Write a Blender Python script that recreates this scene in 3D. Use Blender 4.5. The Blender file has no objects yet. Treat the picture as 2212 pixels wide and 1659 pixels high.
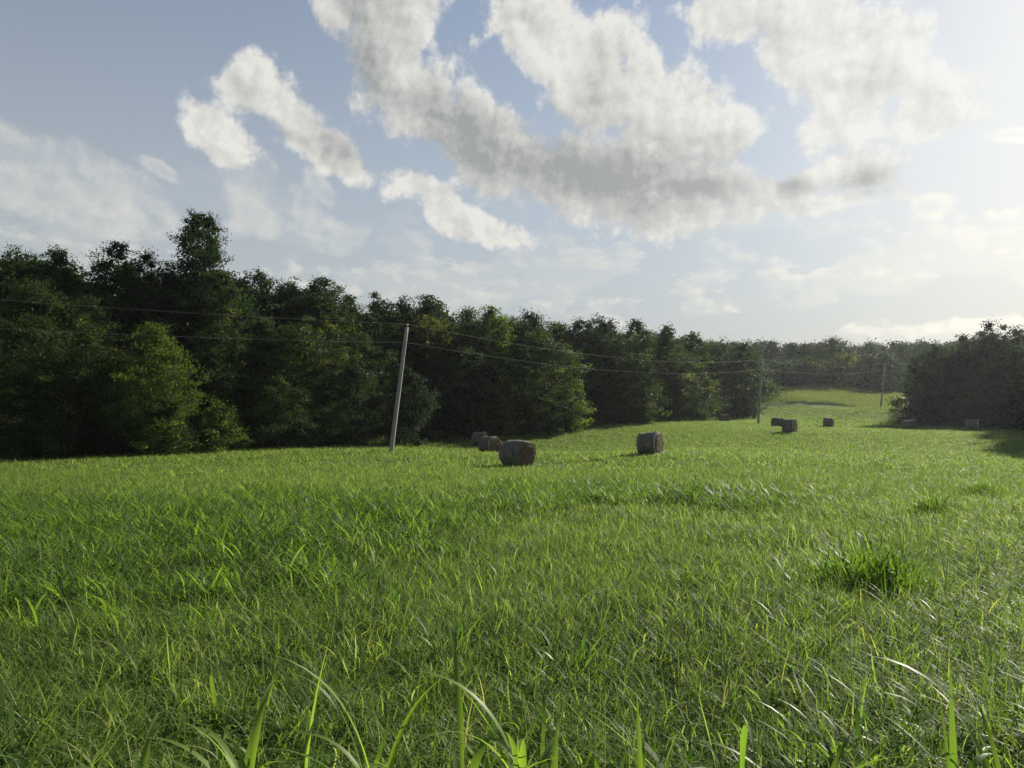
import bpy, math, random
import numpy as np
from mathutils import Vector

scene = bpy.context.scene
rad = math.radians
rng = np.random.default_rng(7)
random.seed(7)

# ------------------------------------------------------------------ camera
W, H, F = 2212.0, 1659.0, 1598.0          # photograph measured at this size
PITCH = math.atan(118.5 / F)
CAMZ = 1.6
cam_d = bpy.data.cameras.new('camera')
cam = bpy.data.objects.new('camera', cam_d)
scene.collection.objects.link(cam)
cam_d.sensor_width = 36.0
cam_d.lens = 36.0 * F / W
cam_d.clip_start = 0.05
cam_d.clip_end = 5000
cam.location = (0, 0, CAMZ)
cam.rotation_euler = (math.pi / 2 + PITCH, 0, 0)
scene.camera = cam

SUN_AZ, SUN_EL = rad(47), rad(27)
scene.view_settings.view_transform = 'Standard'
scene.view_settings.look = 'None'
scene.view_settings.exposure = 0.95
scene.view_settings.gamma = 1.0
scene.view_settings.use_curve_mapping = False
scene.cycles.max_bounces = 8
scene.cycles.diffuse_bounces = 3
scene.cycles.glossy_bounces = 2
scene.cycles.transmission_bounces = 4
scene.cycles.transparent_max_bounces = 4
scene.cycles.volume_bounces = 1
scene.cycles.use_denoising = True
scene.cycles.denoising_prefilter = 'NONE'
scene.cycles.sample_clamp_indirect = 6.0


def ray(px, py):
    dx, dy = (px - W / 2) / F, -(py - H / 2) / F
    return np.array([dx, math.cos(PITCH) - dy * math.sin(PITCH), math.sin(PITCH) + dy * math.cos(PITCH)])


def P(px, py, Y):
    d = ray(px, py)
    s = Y / d[1]
    return np.array([d[0] * s, Y, CAMZ + d[2] * s])


# ------------------------------------------------------------------ sun
sun_d = bpy.data.lights.new('sun', 'SUN')
sun_d.energy = 5.0
sun_d.angle = rad(0.5)
sun_d.color = (1.0, 0.93, 0.80)
sun = bpy.data.objects.new('sun', sun_d)
scene.collection.objects.link(sun)
sdir = Vector((math.sin(SUN_AZ) * math.cos(SUN_EL), math.cos(SUN_AZ) * math.cos(SUN_EL), math.sin(SUN_EL)))
sun.rotation_euler = sdir.to_track_quat('Z', 'Y').to_euler()

# ------------------------------------------------------------------ world
world = bpy.data.worlds.new('World')
scene.world = world
world.use_nodes = True
world.cycles.sampling_method = 'MANUAL'
world.cycles.sample_map_resolution = 512


class G:
    """tiny node-graph helper"""
    def __init__(s, nt):
        s.nt = nt
        s.N = nt.nodes
        s.L = nt.links

    def new(s, t, **kw):
        n = s.N.new(t)
        for k, v in kw.items():
            setattr(n, k, v)
        return n

    def put(s, sock, v):
        if isinstance(v, bpy.types.NodeSocket):
            s.L.new(v, sock)
        elif v is not None:
            if hasattr(sock.default_value, '__len__') and not hasattr(v, '__len__'):
                v = [v] * len(sock.default_value)
            if hasattr(sock.default_value, '__len__') and len(sock.default_value) == 4 and len(v) == 3:
                v = (*v, 1)
            sock.default_value = v

    def m(s, op, a, b=None, c=None, clamp=False):
        n = s.new('ShaderNodeMath', operation=op, use_clamp=clamp)
        for i, v in enumerate((a, b, c)):
            if v is not None:
                s.put(n.inputs[i], v)
        return n.outputs[0]

    def v(s, op, a, b=None, scale=None):
        n = s.new('ShaderNodeVectorMath', operation=op)
        s.put(n.inputs[0], a)
        if b is not None:
            s.put(n.inputs[1], b)
        if scale is not None:
            s.put(n.inputs['Scale'], scale)
        return n.outputs['Value'] if op in ('LENGTH', 'DOT_PRODUCT', 'DISTANCE') else n.outputs[0]

    def noise(s, vec, scale, detail=4, rough=0.5, dist=0.0, dims='3D', color=False):
        n = s.new('ShaderNodeTexNoise', noise_dimensions=dims)
        if vec is not None:
            s.L.new(vec, n.inputs['Vector'])
        n.inputs['Scale'].default_value = scale
        n.inputs['Detail'].default_value = detail
        n.inputs['Roughness'].default_value = rough
        n.inputs['Distortion'].default_value = dist
        return n.outputs['Color' if color else 'Fac']

    def mix(s, fac, a, b, blend='MIX'):
        n = s.new('ShaderNodeMix', data_type='RGBA', blend_type=blend)
        s.put(n.inputs[0], fac)
        s.put(n.inputs[6], a)
        s.put(n.inputs[7], b)
        return n.outputs[2]

    def ss(s, v, a, b, lo=0.0, hi=1.0, kind='SMOOTHSTEP'):
        n = s.new('ShaderNodeMapRange', interpolation_type=kind)
        s.put(n.inputs[0], v)
        for i, x in enumerate((a, b, lo, hi)):
            s.put(n.inputs[i + 1], x)
        return n.outputs[0]


def azel(px, py):
    d = ray(px, py)
    d = d / np.linalg.norm(d)
    return math.atan2(d[0], d[1]), math.asin(d[2])


def build_sky():
    g = G(world.node_tree)
    g.N.clear()
    out = g.new('ShaderNodeOutputWorld')
    bg = g.new('ShaderNodeBackground')
    g.L.new(bg.outputs[0], out.inputs[0])
    bg.inputs['Strength'].default_value = 0.070
    sky = g.new('ShaderNodeTexSky', sky_type='NISHITA')
    sky.sun_disc = False
    sky.sun_elevation = SUN_EL
    sky.sun_rotation = SUN_AZ
    sky.air_density = 1.0
    sky.dust_density = 0.2
    sky.ozone_density = 1.0
    tc = g.new('ShaderNodeTexCoord').outputs['Generated']
    sep = g.new('ShaderNodeSeparateXYZ')
    g.L.new(tc, sep.inputs[0])
    az = g.m('ARCTAN2', sep.outputs[0], sep.outputs[1])
    el = g.m('ARCSINE', sep.outputs[2])
    cmb = g.new('ShaderNodeCombineXYZ')
    g.L.new(az, cmb.inputs[0])
    g.L.new(el, cmb.inputs[1])
    p = cmb.outputs[0]

    def warp(src, scale, amt, detail):
        wn = g.noise(src, scale, detail, 0.55, dims='2D', color=True)
        return g.v('ADD', src, g.v('SCALE', g.v('SUBTRACT', wn, (0.5, 0.5, 0.5)), scale=amt))
    pw = warp(p, 6.0, 0.050, 1)

    def field(blobs, k=0.25, src=pw):
        acc = None
        for (px, py, rx, ry, rot, *w) in blobs:
            a, e = azel(px, py)
            mp = g.new('ShaderNodeMapping', vector_type='TEXTURE')
            g.L.new(src, mp.inputs[0])
            mp.inputs[1].default_value = (a, e, 0)
            mp.inputs[2].default_value = (0, 0, rad(rot))
            kx = math.cos(math.atan((px - W / 2) / F)) ** 1.6
            mp.inputs[3].default_value = (rx / F * kx, ry / F * kx, 1)
            f = g.m('SUBTRACT', w[0] if w else 1.0, g.v('LENGTH', mp.outputs[0]))
            acc = f if acc is None else g.m('SMOOTH_MAX', acc, f, k)
        return acc

    big = field([
        # big cloud, left branch
        (790, 10, 130, 80, -10), (885, 50, 85, 110, 0), (850, 160, 115, 105, -30), (945, 245, 120, 62, -25), (1035, 235, 42, 38, 0),
        # right branch
        (1150, 20, 110, 70, 0), (1285, 100, 105, 130, 0), (1380, 170, 60, 60, 0), (1430, 300, 115, 120, -20), (1300, 230, 120, 90, 0),
        # belly
        (1080, 320, 190, 80, -22), (1290, 385, 270, 85, -10), (1500, 400, 150, 75, 0),
        (1565, 300, 52, 48, 0), (1495, 220, 45, 50, 0),
        # upper right cloud
        (1560, 50, 100, 50, -20), (1740, 50, 150, 90, -20), (1840, 140, 170, 95, -10), (2000, 215, 85, 62, 0), (1820, 255, 110, 48, 0), (1680, 130, 90, 60, -30),
        # right lower
        (1705, 400, 95, 52, 0), (1850, 380, 110, 68, -10), (1790, 440, 190, 26, 0),
        # left cloud
        (530, 215, 66, 52, 0), (610, 250, 90, 50, -25), (705, 315, 105, 34, -22), (440, 265, 44, 46, 0), (490, 305, 60, 34, -30),
        # lower left of the middle
        (885, 388, 50, 42, -20), (950, 440, 85, 40, -38), (1050, 495, 110, 28, -18),
    ])
    fb = g.noise(p, 12.0, 9, 0.55, dims='2D')

    def puff(src, detail, sc=17.0):
        vo = g.new('ShaderNodeTexVoronoi', voronoi_dimensions='2D', feature='SMOOTH_F1', normalize=True)
        g.L.new(src, vo.inputs['Vector'])
        vo.inputs['Scale'].default_value = sc
        vo.inputs['Detail'].default_value = detail
        vo.inputs['Roughness'].default_value = 0.62
        vo.inputs['Lacunarity'].default_value = 2.3
        vo.inputs['Smoothness'].default_value = 0.25
        return vo.outputs['Distance']
    pv = warp(p, 16.0, 0.014, 3)
    pf = puff(pv, 3.0)
    pf2 = puff(g.v('ADD', pv, (0.009, 0.0085, 0)), 3.0)
    fb2 = g.noise(g.v('ADD', p, (0.012, 0.011, 0)), 12.0, 7, 0.55, dims='2D')
    D = g.m('ADD', big, g.m('MULTIPLY', g.m('SUBTRACT', fb, 0.47), 2.5))
    D = g.m('ADD', D, g.m('MULTIPLY', g.m('SUBTRACT', 0.42, pf), 1.5))
    alpha = g.ss(D, -0.08, 0.50)
    relief = g.m('ADD', g.m('MULTIPLY', g.m('SUBTRACT', pf2, pf), 1.5), g.m('MULTIPLY', g.m('SUBTRACT', fb, fb2), 2.6))
    grey = field([
        (770, 120, 120, 150, -10, 1.0), (1010, 310, 210, 75, -25, 1.2), (1240, 368, 320, 85, -12, 1.35), (1480, 410, 190, 45, -3, 1.2),
        (1700, 405, 55, 40, 0, 0.9), (1880, 395, 90, 40, -10, 0.9), (750, 325, 90, 36, -25, 1.1), (620, 290, 110, 26, -20, 0.6),
        (1900, 180, 110, 50, 0, 0.4), (1290, 190, 70, 110, 0, 0.6), (960, 300, 90, 40, -20, 0.8),
    ], 0.2, p)
    gr = g.m('ADD', g.m('MULTIPLY', g.m('MAXIMUM', grey, -0.4), 1.0), g.m('MULTIPLY', relief, -1.15))
    gr = g.m('ADD', gr, g.m('MULTIPLY', g.ss(D, 0.1, 1.3), 0.34))
    gr = g.m('ADD', gr, g.m('MULTIPLY', g.m('SUBTRACT', pf, 0.40), 0.9))
    gr = g.ss(gr, -0.62, 1.25, kind='LINEAR')
    # thin pale far clouds, low contrast
    pale = field([(40, 330, 150, 60, -10), (90, 410, 150, 60, -15), (300, 440, 140, 60, -20), (270, 490, 70, 55, 0), (540, 400, 55, 95, 35), (575, 470, 60, 60, 0),
                  (655, 460, 55, 60, 0), (715, 505, 70, 50, 0), (340, 365, 60, 20, -15), (2200, 272, 70, 16, 0), (2030, 440, 40, 30, 0), (700, 400, 30, 55, 40)], 0.2)
    pD = g.m('ADD', pale, g.m('MULTIPLY', g.m('SUBTRACT', fb, 0.47), 2.4))
    pD = g.m('ADD', pD, g.m('MULTIPLY', g.m('SUBTRACT', 0.42, pf), 0.9))
    pal = g.m('MULTIPLY', g.ss(pD, 0.0, 0.7), g.ss(g.m('SUBTRACT', pD, g.m('MULTIPLY', relief, 1.5)), -0.3, 1.6, 0.62, 0.12))
    # generic low pale clouds near the horizon and the rest of the dome
    lp = g.new('ShaderNodeMapping')
    g.L.new(pv, lp.inputs[0])
    lp.inputs[3].default_value = (6.5, 13.0, 1)
    lp.inputs[1].default_value = (3.1, 1.7, 0)
    ln = g.noise(lp.outputs[0], 1.0, 8, 0.58, dims='2D')
    band = g.ss(el, 0.36, 0.16)
    ln2 = g.noise(g.v('ADD', lp.outputs[0], (0.06, 0.10, 0)), 1.0, 6, 0.58, dims='2D')
    rim = g.m('MULTIPLY', g.m('SUBTRACT', ln, ln2), 7.0, clamp=True)
    la = g.m('MULTIPLY', g.ss(ln, 0.46, 0.54), g.m('MULTIPLY', band, g.m('MULTIPLY_ADD', rim, 0.85, 0.28)), clamp=True)
    hs = g.new('ShaderNodeHueSaturation')
    hs.inputs['Saturation'].default_value = 0.84
    hs.inputs['Value'].default_value = 0.90
    g.L.new(sky.outputs[0], hs.inputs['Color'])
    # pale haze low down
    hz = g.ss(el, 0.80, 0.12, kind='LINEAR')
    hz = g.m('POWER', hz, 1.6)
    cs = g.v('DOT_PRODUCT', tc, tuple(sdir))
    glow = g.m('POWER', g.ss(cs, 0.42, 1.02, kind='LINEAR'), 5.6)
    hcol = g.mix(glow, (3.55, 3.65, 3.52), (8.0, 7.5, 6.2))
    base = g.mix(g.m('MULTIPLY', hz, 0.92), hs.outputs[0], hcol)
    base = g.mix(g.m('MULTIPLY', g.m('POWER', glow, 2.2), 1.0, clamp=True), base, (7.2, 7.0, 6.5))
    white = g.mix(glow, (5.95, 5.85, 5.5), (7.2, 7.1, 6.8))
    shade = g.mix(glow, (2.55, 2.65, 2.62), (4.8, 4.8, 4.6))
    lowc = g.mix(glow, (5.3, 5.25, 4.85), (10.6, 9.9, 8.3))
    c = g.mix(la, base, lowc)
    c = g.mix(pal, c, lowc)
    cc = g.mix(gr, white, shade)
    c = g.mix(g.m('MULTIPLY', alpha, 0.96), c, cc)
    g.L.new(c, bg.inputs['Color'])


build_sky()


# ------------------------------------------------------------------ helpers
def link(o, parent=None):
    scene.collection.objects.link(o)
    if parent is not None:
        o.parent = parent
    return o


def tag(o, label=None, cat=None, group=None, kind=None):
    for k, v in (('label', label), ('category', cat), ('group', group), ('kind', kind)):
        if v:
            o[k] = v
    return o


def empty(name, loc):
    o = bpy.data.objects.new(name, None)
    o.empty_display_size = 0.3
    o.location = loc
    return link(o)


def mesh_from(name, V, faces, mat=None, attrs=None, smooth=False):
    """V (n,3); faces: array (m,k) or list of such arrays; attrs: {name: per-face floats}"""
    me = bpy.data.meshes.new(name)
    if not isinstance(faces, (list, tuple)):
        faces = [faces]
    faces = [np.asarray(f, np.int32) for f in faces if len(f)]
    nl = sum(f.size for f in faces)
    nf = sum(len(f) for f in faces)
    me.vertices.add(len(V))
    me.vertices.foreach_set('co', np.asarray(V, np.float32).ravel())
    me.loops.add(nl)
    me.polygons.add(nf)
    me.loops.foreach_set('vertex_index', np.concatenate([f.ravel() for f in faces]))
    tot = np.concatenate([np.full(len(f), f.shape[1], np.int32) for f in faces])
    start = np.concatenate([[0], np.cumsum(tot)[:-1]]).astype(np.int32)
    me.polygons.foreach_set('loop_start', start)
    me.polygons.foreach_set('loop_total', tot)
    if smooth:
        me.polygons.foreach_set('use_smooth', np.ones(nf, bool))
    for k, a in (attrs or {}).items():
        at = me.attributes.new(k, 'FLOAT', 'FACE')
        at.data.foreach_set('value', np.asarray(a, np.float32))
    me.update(calc_edges=True)
    if mat:
        me.materials.append(mat)
    return me


def obj(name, me, parent=None, loc=(0, 0, 0)):
    o = bpy.data.objects.new(name, me)
    o.location = loc
    return link(o, parent)


def tube(pts, radii, seg=8, cap=True):
    pts = np.asarray(pts, float)
    n = len(pts)
    V, Fq = [], []
    up = np.array([0.31, 0.17, 0.93])
    for i in range(n):
        t = pts[min(i + 1, n - 1)] - pts[max(i - 1, 0)]
        t /= np.linalg.norm(t) + 1e-9
        u = np.cross(t, up)
        if np.linalg.norm(u) < 0.05:
            u = np.cross(t, (1, 0, 0))
        u /= np.linalg.norm(u)
        w = np.cross(t, u)
        a = np.linspace(0, 2 * np.pi, seg, endpoint=False)
        V.append(pts[i] + radii[i] * (np.cos(a)[:, None] * u + np.sin(a)[:, None] * w))
    for i in range(n - 1):
        for k in range(seg):
            k2 = (k + 1) % seg
            Fq.append((i * seg + k, i * seg + k2, (i + 1) * seg + k2, (i + 1) * seg + k))
    V = np.concatenate(V)
    return V, np.array(Fq, np.int32)


def join(parts):
    """list of (V, quads)"""
    Vs, Fs, off = [], [], 0
    for V, f in parts:
        Vs.append(V)
        Fs.append(np.asarray(f) + off)
        off += len(V)
    return np.concatenate(Vs), np.concatenate(Fs)


# ------------------------------------------------------------------ terrain
_ctrl = []
for x in (-60, -35, -15, 0, 15, 35, 60):
    for y in (-30, -5, 10, 25):
        _ctrl.append((x, y, 0.0))
for (px, py, Y) in [(1118, 1009, 42), (1404, 983, 46), (1058, 980, 64), (1036, 967, 73), (843, 979, 53), (1707, 935, 79),
                    (1789, 923, 103), (1682, 923, 99), (1564, 912, 114), (1965, 930, 98), (2101, 931, 92), (1637, 916, 106),
                    (1902, 880, 158), (0, 992, 48), (250, 979, 53), (500, 968, 58), (700, 962, 63), (850, 956, 68), (950, 944, 76), (1200, 922, 92),
                    (1330, 914, 99), (1450, 910, 108), (1535, 909, 124), (1600, 888, 165), (1640, 863, 178), (1700, 846, 192), (1760, 836, 200),
                    (1830, 839, 202), (1880, 846, 200), (1940, 857, 190), (1700, 870, 172), (1800, 876, 168), (1880, 886, 162), (1900, 902, 140),
                    (2212, 937, 88), (2300, 942, 80)]:
    _ctrl.append(tuple(P(px, py, Y)))
_ctrl += [(-120, 50, 0.5), (-80, 110, 3.5), (-40, 150, 7), (0, 190, 10), (60, 260, 17), (110, 260, 16), (180, 250, 12), (150, 120, 5), (120, 60, 2.0),
          (90, 30, 0.6), (-120, 0, 0), (120, -20, 0), (130, 170, 8.5), (-100, 220, 9)]
_ctrl += [(40, 55, 0.35), (30, 45, 0.12), (50, 65, 0.85), (60, 75, 1.4), (36, 64, 0.75), (55, 50, 0.4)]
_ctrl = np.array(_ctrl)


def _phi(r2):
    return np.where(r2 > 1e-9, 0.5 * r2 * np.log(np.maximum(r2, 1e-9)), 0.0)


_S = 50.0
_cx = _ctrl[:, :2] / _S
_K = _phi(((_cx[:, None] - _cx[None]) ** 2).sum(-1)) + np.eye(len(_cx)) * 0.004
_Pm = np.c_[np.ones(len(_cx)), _cx]
_A = np.block([[_K, _Pm], [_Pm.T, np.zeros((3, 3))]])
_wt = np.linalg.solve(_A, np.r_[_ctrl[:, 2], 0, 0, 0])
# the edge of the unmown strip on the far slope: a small bank
_bk = np.array([P(1655, 868, 174)[:2], P(1700, 870, 172)[:2], P(1800, 877, 168)[:2], P(1885, 887, 162)[:2], P(1960, 892, 158)[:2]])


def bank_dist(x, y):
    """signed distance along y beyond the bank line"""
    yl = np.interp(x, _bk[:, 0], _bk[:, 1])
    return y - yl


def ground(x, y):
    x = np.clip(np.atleast_1d(np.asarray(x, float)), -150, 190)
    y = np.clip(np.atleast_1d(np.asarray(y, float)), -40, 280)
    q = np.c_[x.ravel(), y.ravel()] / _S
    out = np.empty(len(q))
    for i in range(0, len(q), 20000):
        c = q[i:i + 20000]
        out[i:i + 20000] = _phi(((c[:, None] - _cx[None]) ** 2).sum(-1)) @ _wt[:-3] + _wt[-3] + c @ _wt[-2:]
    out = out.reshape(x.shape)
    b = bank_dist(x, y)
    bx = np.clip((x - _bk[0, 0] + 4) / 6, 0, 1)
    out = out + bx * 0.40 * np.clip(b / 0.6, 0, 1) * np.clip(1 - (b - 6) / 20, 0, 1)
    near = np.clip(1 - np.hypot(x, y - 6) / 60, 0, 1)
    out = out + near * 0.06 * (np.sin(x * 0.9 + 1.3 * np.sin(y * 0.5)) * np.cos(y * 0.7 + 0.4 * x))
    return out


def gz(x, y):
    return float(ground(x, y)[0])


def gnormal(x, y):
    e = 1.0
    dx = (ground(x + e, y) - ground(x - e, y)) / (2 * e)
    dy = (ground(x, y + e) - ground(x, y - e)) / (2 * e)
    return dx, dy


# ------------------------------------------------------------------ materials
def new_mat(name):
    m = bpy.data.materials.new(name)
    m.use_nodes = True
    g = G(m.node_tree)
    g.N.clear()
    out = g.new('ShaderNodeOutputMaterial')
    return m, g, out


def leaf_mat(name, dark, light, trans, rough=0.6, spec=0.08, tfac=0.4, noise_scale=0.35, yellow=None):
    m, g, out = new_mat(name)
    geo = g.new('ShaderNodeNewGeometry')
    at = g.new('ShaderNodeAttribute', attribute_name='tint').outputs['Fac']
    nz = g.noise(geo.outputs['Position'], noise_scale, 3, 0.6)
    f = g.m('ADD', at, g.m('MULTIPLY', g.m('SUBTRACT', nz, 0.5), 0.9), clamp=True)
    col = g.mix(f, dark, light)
    if yellow:
        col = g.mix(g.m('MULTIPLY', g.ss(at, 0.82, 1.0), 0.8), col, yellow)
    pb = g.new('ShaderNodeBsdfPrincipled')
    g.L.new(col, pb.inputs['Base Color'])
    pb.inputs['Roughness'].default_value = rough
    pb.inputs['Specular IOR Level'].default_value = spec
    tb = g.new('ShaderNodeBsdfTranslucent')
    tcol = g.mix(1.0, col, trans, 'MULTIPLY')
    g.L.new(tcol, tb.inputs['Color'])
    mx = g.new('ShaderNodeMixShader')
    mx.inputs[0].default_value = tfac
    g.L.new(pb.outputs[0], mx.inputs[1])
    g.L.new(tb.outputs[0], mx.inputs[2])
    g.L.new(mx.outputs[0], out.inputs[0])
    return m


M = {}
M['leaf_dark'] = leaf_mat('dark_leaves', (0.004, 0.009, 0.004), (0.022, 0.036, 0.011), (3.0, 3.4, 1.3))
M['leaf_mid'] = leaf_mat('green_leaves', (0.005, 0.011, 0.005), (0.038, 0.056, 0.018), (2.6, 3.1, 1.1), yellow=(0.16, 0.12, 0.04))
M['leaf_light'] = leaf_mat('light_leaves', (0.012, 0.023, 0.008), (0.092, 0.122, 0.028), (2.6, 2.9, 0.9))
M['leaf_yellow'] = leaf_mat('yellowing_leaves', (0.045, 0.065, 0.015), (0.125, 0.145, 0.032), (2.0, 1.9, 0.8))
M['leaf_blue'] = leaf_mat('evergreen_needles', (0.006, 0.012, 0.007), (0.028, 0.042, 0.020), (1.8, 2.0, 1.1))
M['grass'] = leaf_mat('meadow_grass', (0.040, 0.072, 0.016), (0.164, 0.238, 0.068), (1.95, 2.08, 0.9), rough=0.52, spec=0.14, tfac=0.48, noise_scale=0.7, yellow=(0.26, 0.24, 0.11))
M['tall'] = leaf_mat('broad_grass_leaves', (0.032, 0.070, 0.016), (0.130, 0.190, 0.042), (2.1, 2.3, 0.8), rough=0.46, spec=0.2, tfac=0.50, noise_scale=0.8)
M['dry'] = leaf_mat('unmown_grass', (0.090, 0.130, 0.032), (0.175, 0.205, 0.065), (1.7, 1.7, 0.9), rough=0.5, spec=0.25, noise_scale=0.25)


def ground_mat():
    m, g, out = new_mat('field_soil_and_thatch')
    geo = g.new('ShaderNodeNewGeometry')
    pos = geo.outputs['Position']
    n = g.noise(pos, 0.13, 5, 0.6)
    n2 = g.noise(pos, 3.0, 5, 0.65)
    c = g.mix(g.ss(n, 0.35, 0.65), (0.040, 0.066, 0.016), (0.075, 0.100, 0.024))
    c = g.mix(g.m('MULTIPLY', g.ss(n2, 0.45, 0.75), 0.45), c, (0.045, 0.046, 0.020))
    pb = g.new('ShaderNodeBsdfPrincipled')
    g.L.new(c, pb.inputs['Base Color'])
    pb.inputs['Roughness'].default_value = 0.95
    pb.inputs['Specular IOR Level'].default_value = 0.1
    bp = g.new('ShaderNodeBump')
    bp.inputs['Strength'].default_value = 0.8
    bp.inputs['Distance'].default_value = 0.15
    g.L.new(n2, bp.inputs['Height'])
    g.L.new(bp.outputs[0], pb.inputs['Normal'])
    g.L.new(pb.outputs[0], out.inputs[0])
    return m


def bark_mat(name, c1, c2, scale=(6, 6, 0.8), rough=0.9):
    m, g, out = new_mat(name)
    tc = g.new('ShaderNodeTexCoord').outputs['Object']
    mp = g.new('ShaderNodeMapping')
    g.L.new(tc, mp.inputs[0])
    mp.inputs[3].default_value = scale
    n = g.noise(mp.outputs[0], 2.0, 6, 0.65)
    c = g.mix(g.ss(n, 0.3, 0.7), c1, c2)
    pb = g.new('ShaderNodeBsdfPrincipled')
    g.L.new(c, pb.inputs['Base Color'])
    pb.inputs['Roughness'].default_value = rough
    bp = g.new('ShaderNodeBump')
    bp.inputs['Strength'].default_value = 0.6
    bp.inputs['Distance'].default_value = 0.03
    g.L.new(n, bp.inputs['Height'])
    g.L.new(bp.outputs[0], pb.inputs['Normal'])
    g.L.new(pb.outputs[0], out.inputs[0])
    return m


M['ground'] = ground_mat()
M['bark'] = bark_mat('bark', (0.025, 0.02, 0.016), (0.075, 0.062, 0.05))
M['pole'] = bark_mat('weathered_pole_wood', (0.15, 0.14, 0.125), (0.32, 0.305, 0.285), (9, 9, 0.35))
M['stem'] = leaf_mat('grass_stem', (0.06, 0.10, 0.03), (0.11, 0.16, 0.05), (1.5, 1.6, 0.8), tfac=0.15)


def simple_mat(name, col, rough, metal=0.0):
    m, g, out = new_mat(name)
    geo = g.new('ShaderNodeNewGeometry')
    n = g.noise(geo.outputs['Position'], 8.0, 3, 0.5)
    c = g.mix(n, tuple(x * 0.8 for x in col), tuple(min(1, x * 1.2) for x in col))
    pb = g.new('ShaderNodeBsdfPrincipled')
    g.L.new(c, pb.inputs['Base Color'])
    pb.inputs['Roughness'].default_value = rough
    pb.inputs['Metallic'].default_value = metal
    g.L.new(pb.outputs[0], out.inputs[0])
    return m


M['wire'] = simple_mat('aluminium_wire', (0.07, 0.07, 0.07), 0.7, 0.0)
M['ceramic'] = simple_mat('insulator_ceramic', (0.35, 0.33, 0.30), 0.3)
M['steel'] = simple_mat('galvanised_steel', (0.35, 0.36, 0.36), 0.5, 0.7)


def hay_mat(name, c1, c2, end=False):
    m, g, out = new_mat(name)
    tc = g.new('ShaderNodeTexCoord').outputs['Object']
    if end:
        sep = g.new('ShaderNodeSeparateXYZ')
        g.L.new(tc, sep.inputs[0])
        r = g.m('SQRT', g.m('ADD', g.m('POWER', sep.outputs[1], 2.0), g.m('POWER', g.m('SUBTRACT', sep.outputs[2], 0.73), 2.0)))
        wob = g.noise(tc, 3.0, 4, 0.6)
        ring = g.m('SINE', g.m('MULTIPLY', g.m('ADD', r, g.m('MULTIPLY', wob, 0.12)), 55.0))
        h = g.m('ADD', g.m('MULTIPLY', ring, 0.25), g.noise(tc, 22.0, 5, 0.7))
    else:
        mp = g.new('ShaderNodeMapping')
        g.L.new(tc, mp.inputs[0])
        mp.inputs[3].default_value = (16, 3.0, 3.0)
        h = g.m('ADD', g.noise(mp.outputs[0], 1.6, 6, 0.7), g.m('MULTIPLY', g.m('SUBTRACT', g.noise(tc, 2.2, 3, 0.5), 0.5), 0.7))
    c = g.mix(g.ss(h, 0.25, 0.85), c1, c2)
    pb = g.new('ShaderNodeBsdfPrincipled')
    g.L.new(c, pb.inputs['Base Color'])
    pb.inputs['Roughness'].default_value = 0.85
    pb.inputs['Specular IOR Level'].default_value = 0.2
    bp = g.new('ShaderNodeBump')
    bp.inputs['Strength'].default_value = 0.9
    bp.inputs['Distance'].default_value = 0.03
    g.L.new(h, bp.inputs['Height'])
    g.L.new(bp.outputs[0], pb.inputs['Normal'])
    g.L.new(pb.outputs[0], out.inputs[0])
    return m


M['hay_side'] = hay_mat('weathered_hay', (0.066, 0.061, 0.050), (0.185, 0.170, 0.140))
M['hay_end'] = hay_mat('hay_spiral', (0.050, 0.036, 0.022), (0.19, 0.145, 0.085), True)
M['twine'] = simple_mat('pale_net_wrap', (0.50, 0.48, 0.40), 0.7)


# ------------------------------------------------------------------ ground sheet
def axis(parts):
    return np.unique(np.concatenate([np.arange(a, b + 1e-6, s) for a, b, s in parts]))


gx = axis([(-400, -150, 50), (-150, -50, 5), (-50, 130, 1.25), (130, 200, 5), (200, 400, 50)])
gy = axis([(-100, -20, 20), (-20, 0, 4), (0, 30, 1.0), (30, 150, 1.5), (150, 185, 0.6), (185, 280, 2.5), (280, 420, 20)])
XX, YY = np.meshgrid(gx, gy)
ZZ = ground(XX, YY)
nx, ny = len(gx), len(gy)
idx = np.arange(nx * ny).reshape(ny, nx)
quads = np.stack([idx[:-1, :-1], idx[:-1, 1:], idx[1:, 1:], idx[1:, :-1]], -1).reshape(-1, 4)
go = obj('ground', mesh_from('ground', np.stack([XX, YY, ZZ], -1).reshape(-1, 3), quads, M['ground'], smooth=True))
tag(go, kind='structure')


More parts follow.
